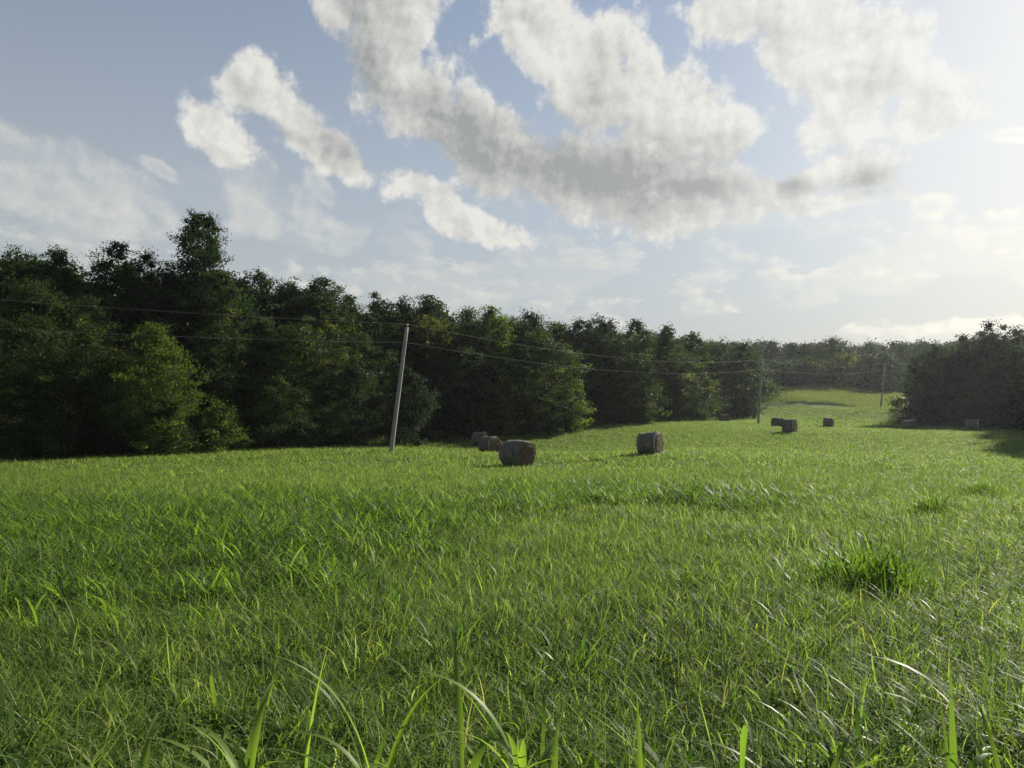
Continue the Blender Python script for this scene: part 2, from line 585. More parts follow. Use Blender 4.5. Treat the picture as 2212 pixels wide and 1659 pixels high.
# ------------------------------------------------------------------ scatter (only for uncountable growth)
def scatter(name, pts, rots, scl, pick, sources, label=None, cat=None):
    col = bpy.data.collections.new(name + '_sources')
    for k, me in enumerate(sources):
        o = bpy.data.objects.new('%s_source_%02d' % (name, k), me)
        col.objects.link(o)
    me = bpy.data.meshes.new(name)
    n = len(pts)
    me.vertices.add(n)
    me.vertices.foreach_set('co', np.asarray(pts, np.float32).ravel())
    a = me.attributes.new('rot', 'FLOAT_VECTOR', 'POINT')
    a.data.foreach_set('vector', np.asarray(rots, np.float32).ravel())
    a = me.attributes.new('scl', 'FLOAT_VECTOR', 'POINT')
    a.data.foreach_set('vector', np.asarray(scl, np.float32).ravel())
    a = me.attributes.new('pick', 'INT', 'POINT')
    a.data.foreach_set('value', np.asarray(pick, np.int32))
    ng = bpy.data.node_groups.new(name, 'GeometryNodeTree')
    ng.interface.new_socket('Geometry', in_out='INPUT', socket_type='NodeSocketGeometry')
    ng.interface.new_socket('Geometry', in_out='OUTPUT', socket_type='NodeSocketGeometry')
    N, L = ng.nodes, ng.links
    gi, goo = N.new('NodeGroupInput'), N.new('NodeGroupOutput')
    ci = N.new('GeometryNodeCollectionInfo')
    ci.inputs['Collection'].default_value = col
    ci.inputs['Separate Children'].default_value = True
    ci.inputs['Reset Children'].default_value = True
    ip = N.new('GeometryNodeInstanceOnPoints')
    ip.inputs['Pick Instance'].default_value = True

    def attr(nm, typ):
        q = N.new('GeometryNodeInputNamedAttribute')
        q.data_type = typ
        q.inputs[0].default_value = nm
        return q.outputs[0]
    e2r = N.new('FunctionNodeEulerToRotation')
    L.new(attr('rot', 'FLOAT_VECTOR'), e2r.inputs[0])
    L.new(gi.outputs[0], ip.inputs['Points'])
    L.new(ci.outputs[0], ip.inputs['Instance'])
    L.new(attr('pick', 'INT'), ip.inputs['Instance Index'])
    L.new(e2r.outputs[0], ip.inputs['Rotation'])
    L.new(attr('scl', 'FLOAT_VECTOR'), ip.inputs['Scale'])
    L.new(ip.outputs[0], goo.inputs[0])
    o = obj(name, me)
    md = o.modifiers.new('growth', 'NODES')
    md.node_group = ng
    tag(o, label, cat, kind='stuff')
    return o


def blades(n, size, lmin, lmax, wid, seg, lean=(0.1, 0.9), clump=0.0, bend=(0.2, 1.2), tint=(0.0, 1.0), wind=0.0):
    """n curved grass blades over a size x size square, as one mesh's vertices/quads"""
    if clump > 0:
        k = max(4, int(n / 28))
        cc = rng.uniform(-size / 2, size / 2, (k, 2))
        ct = rng.normal(0, 0.18, k)
        ch = rng.uniform(0.65, 1.25, k)
        w = rng.integers(0, k, n)
        b = cc[w] + rng.normal(0, clump, (n, 2))
        dt, hh = ct[w], ch[w]
    else:
        b = rng.uniform(-size * 0.55, size * 0.55, (n, 2))
        dt, hh = 0, 1
    kx = 2 * np.pi / (0.22 + 0.06 * size)
    ph = rng.uniform(0, 6.28, 6)
    hump = 0.70 + 0.36 * np.sin(kx * b[:, 0] + ph[0] + 1.7 * np.sin(0.6 * kx * b[:, 1] + ph[1])) * np.sin(kx * 0.8 * b[:, 1] + ph[2]) + 0.18 * np.sin(0.37 * kx * (b[:, 0] + b[:, 1]) + ph[3])
    L = rng.uniform(lmin, lmax, n) * hh * hump
    az = rng.uniform(0, 2 * np.pi, n)
    l0 = rng.uniform(lean[0], lean[1], n) ** 1.3
    bd = rng.uniform(bend[0], bend[1], n)
    wd = wid * rng.uniform(0.6, 1.25, n)
    dirx, diry = np.cos(az) + wind * -0.4, np.sin(az) + wind * -0.15
    nn = np.hypot(dirx, diry)
    dirx, diry = dirx / nn, diry / nn
    tw = rng.uniform(-0.7, 0.7, n)
    curl = rng.normal(0, 0.9, n) / seg
    sx, sy = -diry * np.cos(tw) + dirx * np.sin(tw), dirx * np.cos(tw) + diry * np.sin(tw)
    x, y, z = b[:, 0].copy(), b[:, 1].copy(), np.full(n, -0.02)
    rows = []
    for i in range(seg + 1):
        t = i / seg
        wt = wd * (0.55 + 1.2 * t if t < 0.35 else (1.0 - ((t - 0.35) / 0.65) ** 1.6) * 0.97 + 0.03)
        rows.append(np.stack([np.c_[x - sx * wt / 2, y - sy * wt / 2, z], np.c_[x + sx * wt / 2, y + sy * wt / 2, z]], 1))
        ang = l0 + bd * (t + 0.5 / seg) * 1.3
        st = L / seg
        x = x + dirx * np.sin(ang) * st
        y = y + diry * np.sin(ang) * st
        z = z + np.cos(ang) * st
        cc_, ss_ = np.cos(curl), np.sin(curl)
        dirx, diry = dirx * cc_ - diry * ss_, dirx * ss_ + diry * cc_
        sx, sy = sx * cc_ - sy * ss_, sx * ss_ + sy * cc_
    V = np.stack(rows, 1)                      # n, seg+1, 2, 3
    base = (np.arange(n) * (seg + 1) * 2)[:, None]
    q = np.array([[2 * i, 2 * i + 1, 2 * i + 3, 2 * i + 2] for i in range(seg)]).ravel()
    Q = (base + q[None]).reshape(-1, 4)
    ti = np.clip(rng.uniform(tint[0], tint[1], n) ** 1.2 + dt, 0, 1)
    return V.reshape(-1, 3), Q, np.repeat(ti, seg)


def blade_mesh(name, mat, sets):
    Vs, Qs, Ts, off = [], [], [], 0
    for V, Q, T in sets:
        Vs.append(V)
        Qs.append(Q + off)
        Ts.append(T)
        off += len(V)
    return mesh_from(name, np.concatenate(Vs), np.concatenate(Qs), mat, {'tint': np.concatenate(Ts)}, smooth=True)


# where the field is open (inside the tree lines); the polygon is in ground X, Y
EDGE_L = [P(-260, 1000, 42)[:2], P(0, 990, 48)[:2], P(250, 978, 53)[:2], P(500, 968, 58)[:2], P(700, 962, 63)[:2], P(850, 956, 68)[:2], P(950, 944, 76)[:2],
          P(1200, 922, 92)[:2], P(1330, 914, 99)[:2], P(1450, 909, 106)[:2], P(1535, 909, 124)[:2], P(1600, 888, 160)[:2], P(1640, 863, 178)[:2],
          P(1700, 846, 195)[:2], P(1760, 836, 205)[:2]]
EDGE_R = [P(1940, 857, 200)[:2], P(1945, 890, 150)[:2], P(1950, 925, 122)[:2], P(2100, 930, 106)[:2], P(2260, 932, 98)[:2], P(2500, 940, 70)[:2]]
EDGE_L, EDGE_R = np.array(EDGE_L), np.array(EDGE_R)
FIELD = np.concatenate([EDGE_L, EDGE_R, [(75, 40), (40, -20), (-60, -20)]])


def inside(x, y, poly=FIELD):
    x, y = np.asarray(x), np.asarray(y)
    c = np.zeros(x.shape, bool)
    j = len(poly) - 1
    for i in range(len(poly)):
        xi, yi, xj, yj = *poly[i], *poly[j]
        c ^= ((yi > y) != (yj > y)) & (x < (xj - xi) * (y - yi) / (yj - yi + 1e-12) + xi)
        j = i
    return c


def cells(step, y0, y1, fade0, fade1, kx=0.80, marg=2.0):
    """jittered grid over the view, thinned at random where zones hand over"""
    ys = np.arange(y0, y1, step)
    out = []
    for y in ys:
        w = kx * y + marg
        xs = np.arange(-w, w, step) + rng.uniform(0, step)
        out.append(np.c_[xs, np.full(len(xs), y)])
    p = np.concatenate(out)
    p += rng.uniform(-0.3, 0.3, p.shape) * step
    keep = rng.uniform(0, 1, len(p)) < np.clip((p[:, 1] - y0) / max(fade0, 1e-6), 0, 1) * np.clip((y1 - p[:, 1]) / max(fade1, 1e-6), 0, 1) + (0 if fade0 else 0)
    return p[keep]


def place(p, smin=0.9, smax=1.15, tall=None):
    x, y = p[:, 0], p[:, 1]
    z = ground(x, y)
    dx, dy = gnormal(x, y)
    n = len(p)
    rz = rng.uniform(0, 2 * np.pi, n)
    # tilt to the slope: Euler XYZ, rotate by z first in local frame
    rx = np.arctan(dy * np.cos(rz) - dx * np.sin(rz) * 1.0)
    ry = -np.arctan(dx * np.cos(rz) + dy * np.sin(rz))
    s = rng.uniform(smin, smax, n)
    sc = np.c_[s, s, s * (1 if tall is None else tall)]
    return np.c_[x, y, z], np.c_[rx, ry, rz], sc


# ------------------------------------------------------------------ meadow grass
near_src = [blade_mesh('meadow_grass_near', M['grass'], [
    blades(2300, 1.1, 0.14, 0.36, 0.0085, 5, (0.0, 1.0), 0.07, (0.3, 2.3), (0.1, 0.9)),
    blades(1900, 1.1, 0.12, 0.30, 0.0050, 4, (0.0, 1.0), 0.05, (0.2, 2.0)),
    blades(420, 1.1, 0.24, 0.46, 0.0100, 6, (0.0, 0.7), 0.0, (0.8, 2.8), (0.3, 1.0)),
    blades(700, 1.1, 0.10, 0.26, 0.0042, 3, (0.6, 1.5), 0.0, (0.0, 0.8), (0.8, 1.0)),
    blades(40, 1.0, 0.40, 0.7, 0.0030, 4, (0.0, 0.4), 0.0, (0.0, 0.45), (0.0, 0.5))]) for _ in range(6)]
mid_src = [blade_mesh('meadow_grass_middle', M['grass'], [
    blades(5200, 2.4, 0.14, 0.36, 0.0125, 4, (0.0, 1.0), 0.10, (0.3, 2.2)),
    blades(1000, 2.4, 0.22, 0.46, 0.0135, 4, (0.0, 0.8), 0.0, (0.6, 2.4), (0.3, 1.0)),
    blades(70, 2.4, 0.4, 0.65, 0.006, 3, (0.0, 0.3), 0.0, (0.0, 0.35), (0.0, 0.6))]) for _ in range(4)]
far_src = [blade_mesh('meadow_grass_far', M['grass'], [
    blades(8500, 7.0, 0.14, 0.34, 0.030, 3, (0.0, 1.0), 0.25, (0.3, 2.0)),
    blades(2200, 7.0, 0.22, 0.42, 0.030, 3, (0.0, 0.7), 0.0, (0.4, 2.0), (0.3, 1.0))]) for _ in range(4)]
vfar_src = [blade_mesh('meadow_grass_distant', M['grass'], [
    blades(9000, 13.0, 0.15, 0.34, 0.07, 2, (0.0, 1.0), 0.6, (0.2, 1.6))]) for _ in range(3)]
src = near_src + mid_src + far_src + vfar_src
PT, RT, SC, IX = [], [], [], []


def add(p, i0, n, smin=0.9, smax=1.15, tall=None):
    a, b, c = place(p, smin, smax, tall)
    PT.append(a)
    RT.append(b)
    SC.append(c)
    IX.append(rng.integers(0, n, len(p)) + i0)


c = cells(0.8, 0.9, 14, 0.01, 5)
add(c, 0, 6, 0.8, 1.2)
c = cells(1.7, 9, 40, 4, 10)
add(c, 6, 4, 0.8, 1.2)
c = cells(4.8, 28, 120, 10, 20, 0.78)
c = c[inside(c[:, 0], c[:, 1])]
add(c, 10, 4)
c = cells(7.5, 95, 196, 20, 1, 0.78)
c = c[inside(c[:, 0], c[:, 1]) & ((bank_dist(c[:, 0], c[:, 1]) < -3.5) | (c[:, 0] < _bk[0, 0]))]
add(c, 14, 3)
scatter('meadow_grass', np.concatenate(PT), np.concatenate(RT), np.concatenate(SC), np.concatenate(IX), src,
        'short sunlit green grass covering the whole hay field', 'grass')

# unmown pale grass on the far slope
dry_src = [blade_mesh('unmown_grass_tuft', M['dry'], [blades(1500, 4.5, 0.4, 0.95, 0.05, 2, (0.0, 0.6), 0.5, (0.1, 0.9))]) for _ in range(3)]
gxx, gyy = np.meshgrid(np.arange(40, 130, 3.0), np.arange(150, 212, 3.0))
c = np.c_[gxx.ravel(), gyy.ravel()] + rng.uniform(-1, 1, (gxx.size, 2))
c = c[inside(c[:, 0], c[:, 1]) & (bank_dist(c[:, 0], c[:, 1]) > 1.6) & (c[:, 0] > _bk[0, 0] - 3)]
a, b, s = place(c)
scatter('unmown_grass', a, b, s, rng.integers(0, 3, len(c)), dry_src, 'pale yellowish unmown grass on the far slope beyond the dark bank', 'grass')

# broad-leaved tall grass patch on the left
tall_src = [blade_mesh('broad_grass_tuft', M['tall'], [
    blades(260, 1.2, 0.45, 0.85, 0.019, 7, (0.0, 0.6), 0.10, (0.8, 2.6)),
    blades(480, 1.2, 0.25, 0.55, 0.014, 5, (0.0, 0.9), 0.0, (0.5, 2.2), (0, 0.6))]) for _ in range(4)]
pp = rng.uniform((-26, 5.5), (9, 27), (2600, 2))
X, Y = pp.T
px = W / 2 + F * X / Y
wob = 1.2 * np.sin(X * 0.7) + 0.8 * np.sin(X * 1.9 + 1)
ok = ((px > -500) & (px < 640 + 110 * np.sin(Y * 0.9)) & (Y > 7.2 + wob * 0.5) & (Y < 18 + wob)) | \
     ((px >= 560) & (px < 1150) & (Y > 10.5 + wob + (px - 560) * 0.006) & (Y < 19 + wob)) | ((px >= 1100) & (px < 1640) & (Y > 17 + wob * 0.7) & (Y < 23 + wob))
ok &= rng.uniform(0, 1, len(pp)) < 0.85
c = pp[ok]
c = c + rng.normal(0, 0.55, c.shape)
a, b, s = place(c, 0.75, 1.2)
scatter('broad_leaved_grass', a, b, s, rng.integers(0, 4, len(c)), tall_src, 'taller dark green broad leaved grass patch in the left foreground', 'grass')

sprig_src = [blade_mesh('broad_grass_sprig', M['tall'], [
    blades(34, 0.42, 0.28, 0.62, 0.020, 8, (0.0, 0.7), 0.05, (0.6, 2.6), (0.2, 1.0)),
    blades(60, 0.5, 0.2, 0.42, 0.012, 6, (0.0, 0.9), 0.0, (0.5, 2.2), (0.1, 0.9))]) for _ in range(4)]
c = rng.uniform((-3.2, 2.5), (3.4, 3.9), (90, 2))
c = np.concatenate([c, np.c_[rng.uniform(-1, 1, 60) * 4.5, rng.uniform(3.7, 9, 60)]])
a, b, s = place(c, 0.7, 1.15)
scatter('broad_leaved_grass', a, b, s, rng.integers(0, 4, len(c)), sprig_src, 'sprigs of broad leaved grass scattered through the near turf', 'grass')

# weeds along the foot of the woods
weed_src = [blade_mesh('weed_tuft', M['leaf_mid'], [blades(420, 2.6, 0.3, 0.95, 0.04, 3, (0.0, 0.8), 0.3, (0.2, 1.4))]) for _ in range(3)]
wp = []
for E, n in ((EDGE_L[1:], 330), (EDGE_R[1:], 90)):
    seg = np.hypot(*np.diff(E, axis=0).T)
    cs = np.r_[0, np.cumsum(seg)]
    t = rng.uniform(0, cs[-1], n)
    wp.append(np.c_[np.interp(t, cs, E[:, 0]), np.interp(t, cs, E[:, 1])] + rng.normal(0, 0.9, (n, 2)))
c = np.concatenate(wp)
a, b, s = place(c, 0.5, 1.25)
scatter('weeds', a, b, s, rng.integers(0, 3, len(c)), weed_src, 'fringe of rank weeds along the foot of the woods', 'weeds')


# ------------------------------------------------------------------ hay bales
def bale_meshes(seed, R=0.75, L=1.5):
    r = np.random.default_rng(seed)
    nu, nv = 72, 16
    ph = r.uniform(0, 6.28, 12)
    u = np.linspace(0, 2 * np.pi, nu, endpoint=False)
    xs = np.linspace(-L / 2, L / 2, nv)

    def rr(u, x):
        e = np.clip((np.abs(x) - L / 2 + 0.13) / 0.13, 0, 1)
        f = R * (1 - 0.09 * e ** 2.2) + 0.018 * np.sin(3 * u + ph[0] + x * 2) + 0.012 * np.sin(7 * u + ph[1] - 3 * x) + 0.02 * np.sin(x * 5 + ph[2])
        return f + 0.008 * np.sin(17 * u + ph[3] + 9 * x)
    UU, XS = np.meshgrid(u, xs)
    Rr = rr(UU, XS) + r.normal(0, 0.006, UU.shape)
    V = np.stack([XS + 0.015 * np.sin(2 * UU + ph[4]), Rr * np.sin(UU), R * 0.975 + Rr * np.cos(UU) * np.where(np.cos(UU) < 0, 0.94, 0.985)], -1)
    V[..., 2] = np.maximum(V[..., 2], 0.01)
    idx = np.arange(nu * nv).reshape(nv, nu)
    q = np.stack([idx[:-1], np.roll(idx[:-1], -1, 1), np.roll(idx[1:], -1, 1), idx[1:]], -1).reshape(-1, 4)
    side = (V.reshape(-1, 3), q)
    # shaggy stems along both rims and the top
    ends = []
    for sgn, row in ((1, V[-1]), (-1, V[0])):
        rings = [row]
        c = row.mean(0)
        for k, f in enumerate((0.93, 0.8, 0.65, 0.5, 0.35, 0.2, 0.07)):
            p = c + (row - c) * f
            p = p + np.array([1, 0, 0]) * sgn * (0.035 * (1 - f) + 0.02 * np.sin(k * 2.1 + 2 * u + ph[5])[:, None] + r.normal(0, 0.01, (nu, 1)))
            rings.append(p)
        VV = np.stack(rings)
        ii = np.arange(VV.shape[0] * nu).reshape(-1, nu)
        qq = np.stack([ii[:-1], np.roll(ii[:-1], -1, 1), np.roll(ii[1:], -1, 1), ii[1:]], -1).reshape(-1, 4)
        if sgn < 0:
            qq = qq[:, ::-1]
        VVf = VV.reshape(-1, 3)
        # centre fan closed with a tiny ring; loose stalks
        n = 420
        t = r.uniform(0, 2 * np.pi, n)
        rr_ = R * np.sqrt(r.uniform(0.1, 0.95, n))
        b = np.c_[np.full(n, sgn * (L / 2 + 0.01)), rr_ * np.sin(t), R * 0.975 + rr_ * np.cos(t) * 0.95]
        d = np.c_[sgn * r.uniform(0.02, 0.10, n), np.cos(t) * 0.09 * r.normal(0, 1, n), -np.sin(t) * 0.09 * r.normal(0, 1, n)]
        w = r.normal(0, 0.006, (n, 3))
        sv = np.stack([b - w, b + w, b + d + w * 0.4, b + d - w * 0.4], 1).reshape(-1, 3)
        sq = np.arange(n * 4).reshape(-1, 4)
        ends.append(join([(VVf, qq), (sv, sq)]))
    # band of pale wrap near one rim
    band = []
    for x0, dx in ((L / 2 - 0.16, 0.05), (-L / 2 + 0.16, 0.05)):
        p1 = np.stack([np.full(nu, x0), (rr(u, x0) + 0.012) * np.sin(u), R * 0.975 + (rr(u, x0) + 0.012) * np.cos(u) * np.where(np.cos(u) < 0, 0.94, 0.985)], -1)
        p2 = p1.copy()
        p2[:, 0] += dx
        VV = np.stack([p1, p2])
        ii = np.arange(2 * nu).reshape(2, nu)
        band.append((VV.reshape(-1, 3), np.stack([ii[:-1], np.roll(ii[:-1], -1, 1), np.roll(ii[1:], -1, 1), ii[1:]], -1).reshape(-1, 4)))
    return side, ends, band[0]


def hay_bale(px, py, Y, theta, label, seed, scale=1.0, band=True, tilt=0.0, L=1.5):
    x = P(px, py, Y)[0]
    z = gz(x, Y)
    side, ends, bd = bale_meshes(seed, L=L)
    root = empty('hay_bale', (x, Y, z - 0.03))
    tag(root, label, 'hay bale', 'round hay bales lying in the field')
    va = math.atan2(x, Y)                          # heading of the line of sight
    # axis points to the camera's right and theta away from the line of sight
    ax = (math.sin(va) * -math.cos(theta) + math.cos(va) * math.sin(theta), -math.cos(va) * math.cos(theta) - math.sin(va) * math.sin(theta))
    root.rotation_euler = (0, tilt, math.atan2(ax[1], ax[0]))
    root.scale = (scale,) * 3
    obj('wrapped_side', mesh_from('hay_bale_side', *side, M['hay_side'], smooth=True), root)
    for e in ends:
        obj('end_face', mesh_from('hay_bale_end', *e, M['hay_end'], smooth=False), root)
    if band:
        obj('net_wrap_edge', mesh_from('hay_bale_wrap', *bd, M['twine'], smooth=True), root)
    return root


hay_bale(1118, 1005, 42, rad(45), 'largest and nearest round hay bale, its dark end turned towards us', 1, 1.04, band=False)
hay_bale(1058, 977, 64, rad(45), 'round hay bale with a pale wrap line, middle one of the three in a row', 2, 1.0)
hay_bale(1036, 965, 73, rad(72), 'round hay bale at the back of the three in a row, nearest the woods', 3, 1.0, band=False, L=1.25)
hay_bale(1404, 980, 46, rad(74), 'round hay bale standing alone in mid field with a reddish brown end', 4, 1.0, L=1.25)
hay_bale(1564, 911, 114, rad(60), 'small far round hay bale close to the corner of the left woods', 5, 0.84, band=False)
hay_bale(1680, 920, 99, rad(60), 'far round hay bale partly hidden behind a nearer larger one', 6, 0.88, band=False)
hay_bale(1706, 932, 79, rad(78), 'round hay bale overlapping the one behind it, right of the second pole', 7, 1.05, L=1.2)
hay_bale(1789, 921, 103, rad(100), 'small round hay bale alone on sunlit grass left of the tree shadow', 8, 0.92, tilt=rad(3), L=1.25)
hay_bale(1965, 929, 98, rad(50), 'dim round hay bale lying in the tree shadow at the wood corner', 9, 0.95, band=False)
hay_bale(2101, 929, 92, rad(88), 'pale topped round hay bale in front of the dark right hand trees', 10, 1.0)


# ------------------------------------------------------------------ poles and wires
POLES = [(843, 979, 53, 879, 707), (1637, 916, 106, 1647, 780), (1902, 879, 158, 1911, 787)]
tops, lows = [], []
plabels = ['leaning grey wooden power pole, tallest and nearest, against the left woods',
           'slim dark power pole beside the far bales, second along the line',
           'small distant power pole on the far slope, half hidden by brush']
for (bx, by, Y, tx, ty), lab in zip(POLES, plabels):
    b = P(bx, by, Y)
    t = P(tx, ty, Y)
    b[2] = gz(b[0], Y) - 0.4
    root = empty('power_pole', b)
    tag(root, lab, 'power pole', 'wooden power poles crossing the field')
    n = 10
    ln = np.linspace(0, 1, n)[:, None]
    pts = (t - b) * ln
    V, q = tube(pts, np.linspace(0.17, 0.125, n), 14)
    V2 = np.concatenate([V, [pts[-1] + (0, 0, 0.03)]])
    capq = np.array([[(n - 1) * 14 + k, (n - 1) * 14 + (k + 1) % 14, len(V), len(V)] for k in range(14)])
    cap3 = capq[:, :3]
    obj('pole_shaft', mesh_from('pole_shaft', V2, [q, cap3], M['pole'], smooth=True), root)
    ax = (t - b) / np.linalg.norm(t - b)
    tp = (t - b) + ax * 0.02
    V, q = tube([tp, tp + ax * 0.10, tp + ax * 0.12, tp + ax * 0.2, tp + ax * 0.24], [0.03, 0.03, 0.075, 0.07, 0.03], 10)
    obj('insulator', mesh_from('insulator', V, q, M['ceramic'], smooth=True), root)
    lo = (t - b) * (1 - 1.15 / np.linalg.norm(t - b))
    side = np.array([0.772, -0.635, 0])
    V, q = tube([lo + side * 0.10, lo + side * 0.20, lo + side * 0.22, lo + side * 0.3], [0.03, 0.03, 0.06, 0.05], 10)
    obj('bracket', mesh_from('bracket', V, q, M['steel'], smooth=True), root)
    tops.append(t + ax * 0.24)
    lows.append(b + lo + side * 0.27)


def wire(name, pts, sag, label):
    allp = []
    for (a, b), s in zip(zip(pts[:-1], pts[1:]), sag):
        t = np.linspace(0, 1, 40)[:, None]
        seg = a + (b - a) * t
        seg[:, 2] -= (4 * s * t * (1 - t))[:, 0]
        allp.append(seg if not allp else seg[1:])
    p = np.concatenate(allp)
    V, q = tube(p, np.full(len(p), 0.008), 6)
    o = obj(name, mesh_from(name, V, q, M['wire'], smooth=True))
    tag(o, label, 'power line', 'wires strung between the power poles')


d = np.array(POLES[0][2])
step = tops[1] - tops[0]
start_t = np.array([tops[0][0] - 43.7, 0.0, 6.7])
start_l = np.array([lows[0][0] - 43.7, 0.0, 5.4])
end_t = P(2030, 800, 211)
end_l = P(2030, 806, 211)
wire('power_line', [start_t] + tops + [end_t], [0.8, 1.35, 0.9, 0.9], 'upper thin wire running over the pole tops across the field')
wire('power_line', [start_l] + lows + [end_l], [0.8, 1.35, 0.9, 0.9], 'lower thin wire strung about a metre below the pole tops')


# ------------------------------------------------------------------ trees
def profile(style, t):
    if style == 'round':
        return np.interp(t, [0, 0.1, 0.35, 0.65, 0.82, 0.93, 1.0], [0.65, 0.88, 1.0, 1.0, 0.86, 0.60, 0.25])
    if style == 'oval':
        return np.interp(t, [0, 0.08, 0.3, 0.6, 0.8, 0.92, 1.0], [0.7, 0.9, 1.0, 0.92, 0.72, 0.45, 0.15])
    if style == 'cone':
        return np.clip(1.02 - t, 0, 1) ** 0.8 * np.clip(t * 6 + 0.45, 0, 1)
    if style == 'tower':      # broad body, narrow neck, small head
        return np.interp(t, [0, 0.1, 0.3, 0.5, 0.62, 0.72, 0.80, 0.86, 0.93, 1.0], [0.75, 1.0, 1.0, 0.88, 0.74, 0.68, 0.50, 0.46, 0.50, 0.26])
    if style == 'bush':
        return np.sqrt(np.clip(1 - t ** 2.2, 0, 1))
    if style == 'spire':
        return np.interp(t, [0, 0.15, 0.5, 0.75, 0.9, 1.0], [0.6, 1.0, 0.95, 0.75, 0.52, 0.25])
    return np.ones_like(t)


def leaves_at(C, N, size, r, tint, flat=0.5):
    """diamond leaves at points C with outward hint N"""
    n = len(C)
    nrm = r.normal(0, 1, (n, 3)) * 0.75 + N * 0.7 + np.array([0, 0, flat])
    nrm /= np.linalg.norm(nrm, axis=1)[:, None]
    a = r.normal(0, 1, (n, 3))
    a -= (a * nrm).sum(1)[:, None] * nrm
    a /= np.linalg.norm(a, axis=1)[:, None]
    b = np.cross(nrm, a)
    s = (size * r.uniform(0.6, 1.3, n))[:, None]
    V = np.stack([C - a * s * 0.5, C + b * s * 0.3 - a * s * 0.05 + nrm * s * 0.06, C + a * s * 0.55, C - b * s * 0.3 - a * s * 0.05 + nrm * s * 0.06], 1)
    return V.reshape(-1, 3), np.arange(n * 4).reshape(-1, 4), tint


def crown_mesh(name, Hc, R, style, leaf, mat, seed, dens=1.0, base=0.04, gap=0.0, clus=None, squash=1.0):
    """leaf crown from height base*Hc to Hc. Returns mesh and the list of limb targets."""
    r = np.random.default_rng(seed)
    z0 = base * Hc
    hh = Hc - z0
    nb = int(np.clip(12 + hh * R * 0.55, 14, 60))
    if style in ('tower', 'spire'):
        nb = int(nb * 1.5)
    bmin = {'round': 0.30, 'oval': 0.27, 'bush': 0.24, 'cone': 0.15}.get(style, 0.21) * R
    t = np.clip((np.arange(nb) + r.uniform(0, 1, nb)) / nb, 0.02, 1.0)
    ang = np.arange(nb) * 2.4 + r.uniform(-0.6, 0.6, nb)
    f1, f2 = r.uniform(0, 6.28, 2)
    pr = profile(style, t) * R * (1 + 0.20 * np.sin(ang + f1) + 0.15 * np.sin(2 * ang + f2 + 3 * t)) * (1 + 0.22 * np.sin(t * r.uniform(5, 11) + f2))
    br = np.maximum(pr * r.uniform(0.34, 0.56, nb), bmin) * r.uniform(0.65, 1.2, nb)
    br = np.maximum(br, 0.35)
    rr = np.maximum(pr - br * 0.85, 0) * np.sqrt(r.uniform(0.25, 1.0, nb)) * r.uniform(0.75, 1.22, nb)
    B = np.c_[rr * np.cos(ang), rr * np.sin(ang) * squash, z0 + t * hh - br * 0.35 * (t > 0.8)]
    top = B[:, 2] + br * 0.8 > Hc
    B[top, 2] = Hc - br[top] * 0.8
    B[:, 2] = np.maximum(B[:, 2], 0.45 * br)
    la = leaf * leaf * 0.33
    n_total = int(dens * 2.3 * (2 * R * hh) / la)
    n_total = int(min(n_total, 70000))
    if clus is None:
        clus = max(leaf * 3.2, 0.55)
    w = br ** 2
    w = w / w.sum()
    Cs, Ns, Ts = [], [], []
    per = 44
    for i in range(nb):
        ni = max(60, int(n_total * w[i]))
        nc = max(5, ni // per)
        d = r.normal(0, 1, (nc, 3))
        d /= np.linalg.norm(d, axis=1)[:, None]
        lump = 1 + 0.22 * np.sin(d[:, 0] * 5 + i) * np.cos(d[:, 1] * 4 + 2 * i) + r.normal(0, 0.19, nc)
        cp = B[i] + d * (br[i] * lump * r.uniform(0.55, 1.05, nc) ** 0.6)[:, None] * np.array([1, 1, 0.85])
        ok = r.uniform(0, 1, nc) > gap
        cp, d = cp[ok], d[ok]
        if not len(cp):
            continue
        ct = r.normal(0.42, 0.17, len(cp)) + r.normal(0, 0.12)
        k = r.integers(0, len(cp), ni)
        lp = cp[k] + r.normal(0, clus * 0.5, (ni, 3)) * np.array([1, 1, 0.5])
        Cs.append(lp)
        Ns.append(d[k])
        Ts.append(ct[k] + r.normal(0, 0.16, ni))
    C, N, T = np.concatenate(Cs), np.concatenate(Ns), np.clip(np.concatenate(Ts), 0, 1)
    C[:, 2] = np.maximum(C[:, 2], 0.08)
    V, Q, T = leaves_at(C, N, leaf, r, T)
    # oversized dark leaves added deep inside to block light, so the crown looks solid
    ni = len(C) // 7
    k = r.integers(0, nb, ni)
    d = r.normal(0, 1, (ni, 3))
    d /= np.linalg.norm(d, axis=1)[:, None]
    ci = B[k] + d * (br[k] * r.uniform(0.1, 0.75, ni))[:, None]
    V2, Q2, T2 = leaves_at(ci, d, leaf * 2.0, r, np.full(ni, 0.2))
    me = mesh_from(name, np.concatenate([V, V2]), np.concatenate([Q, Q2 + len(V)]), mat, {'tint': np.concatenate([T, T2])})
    return me, B, br


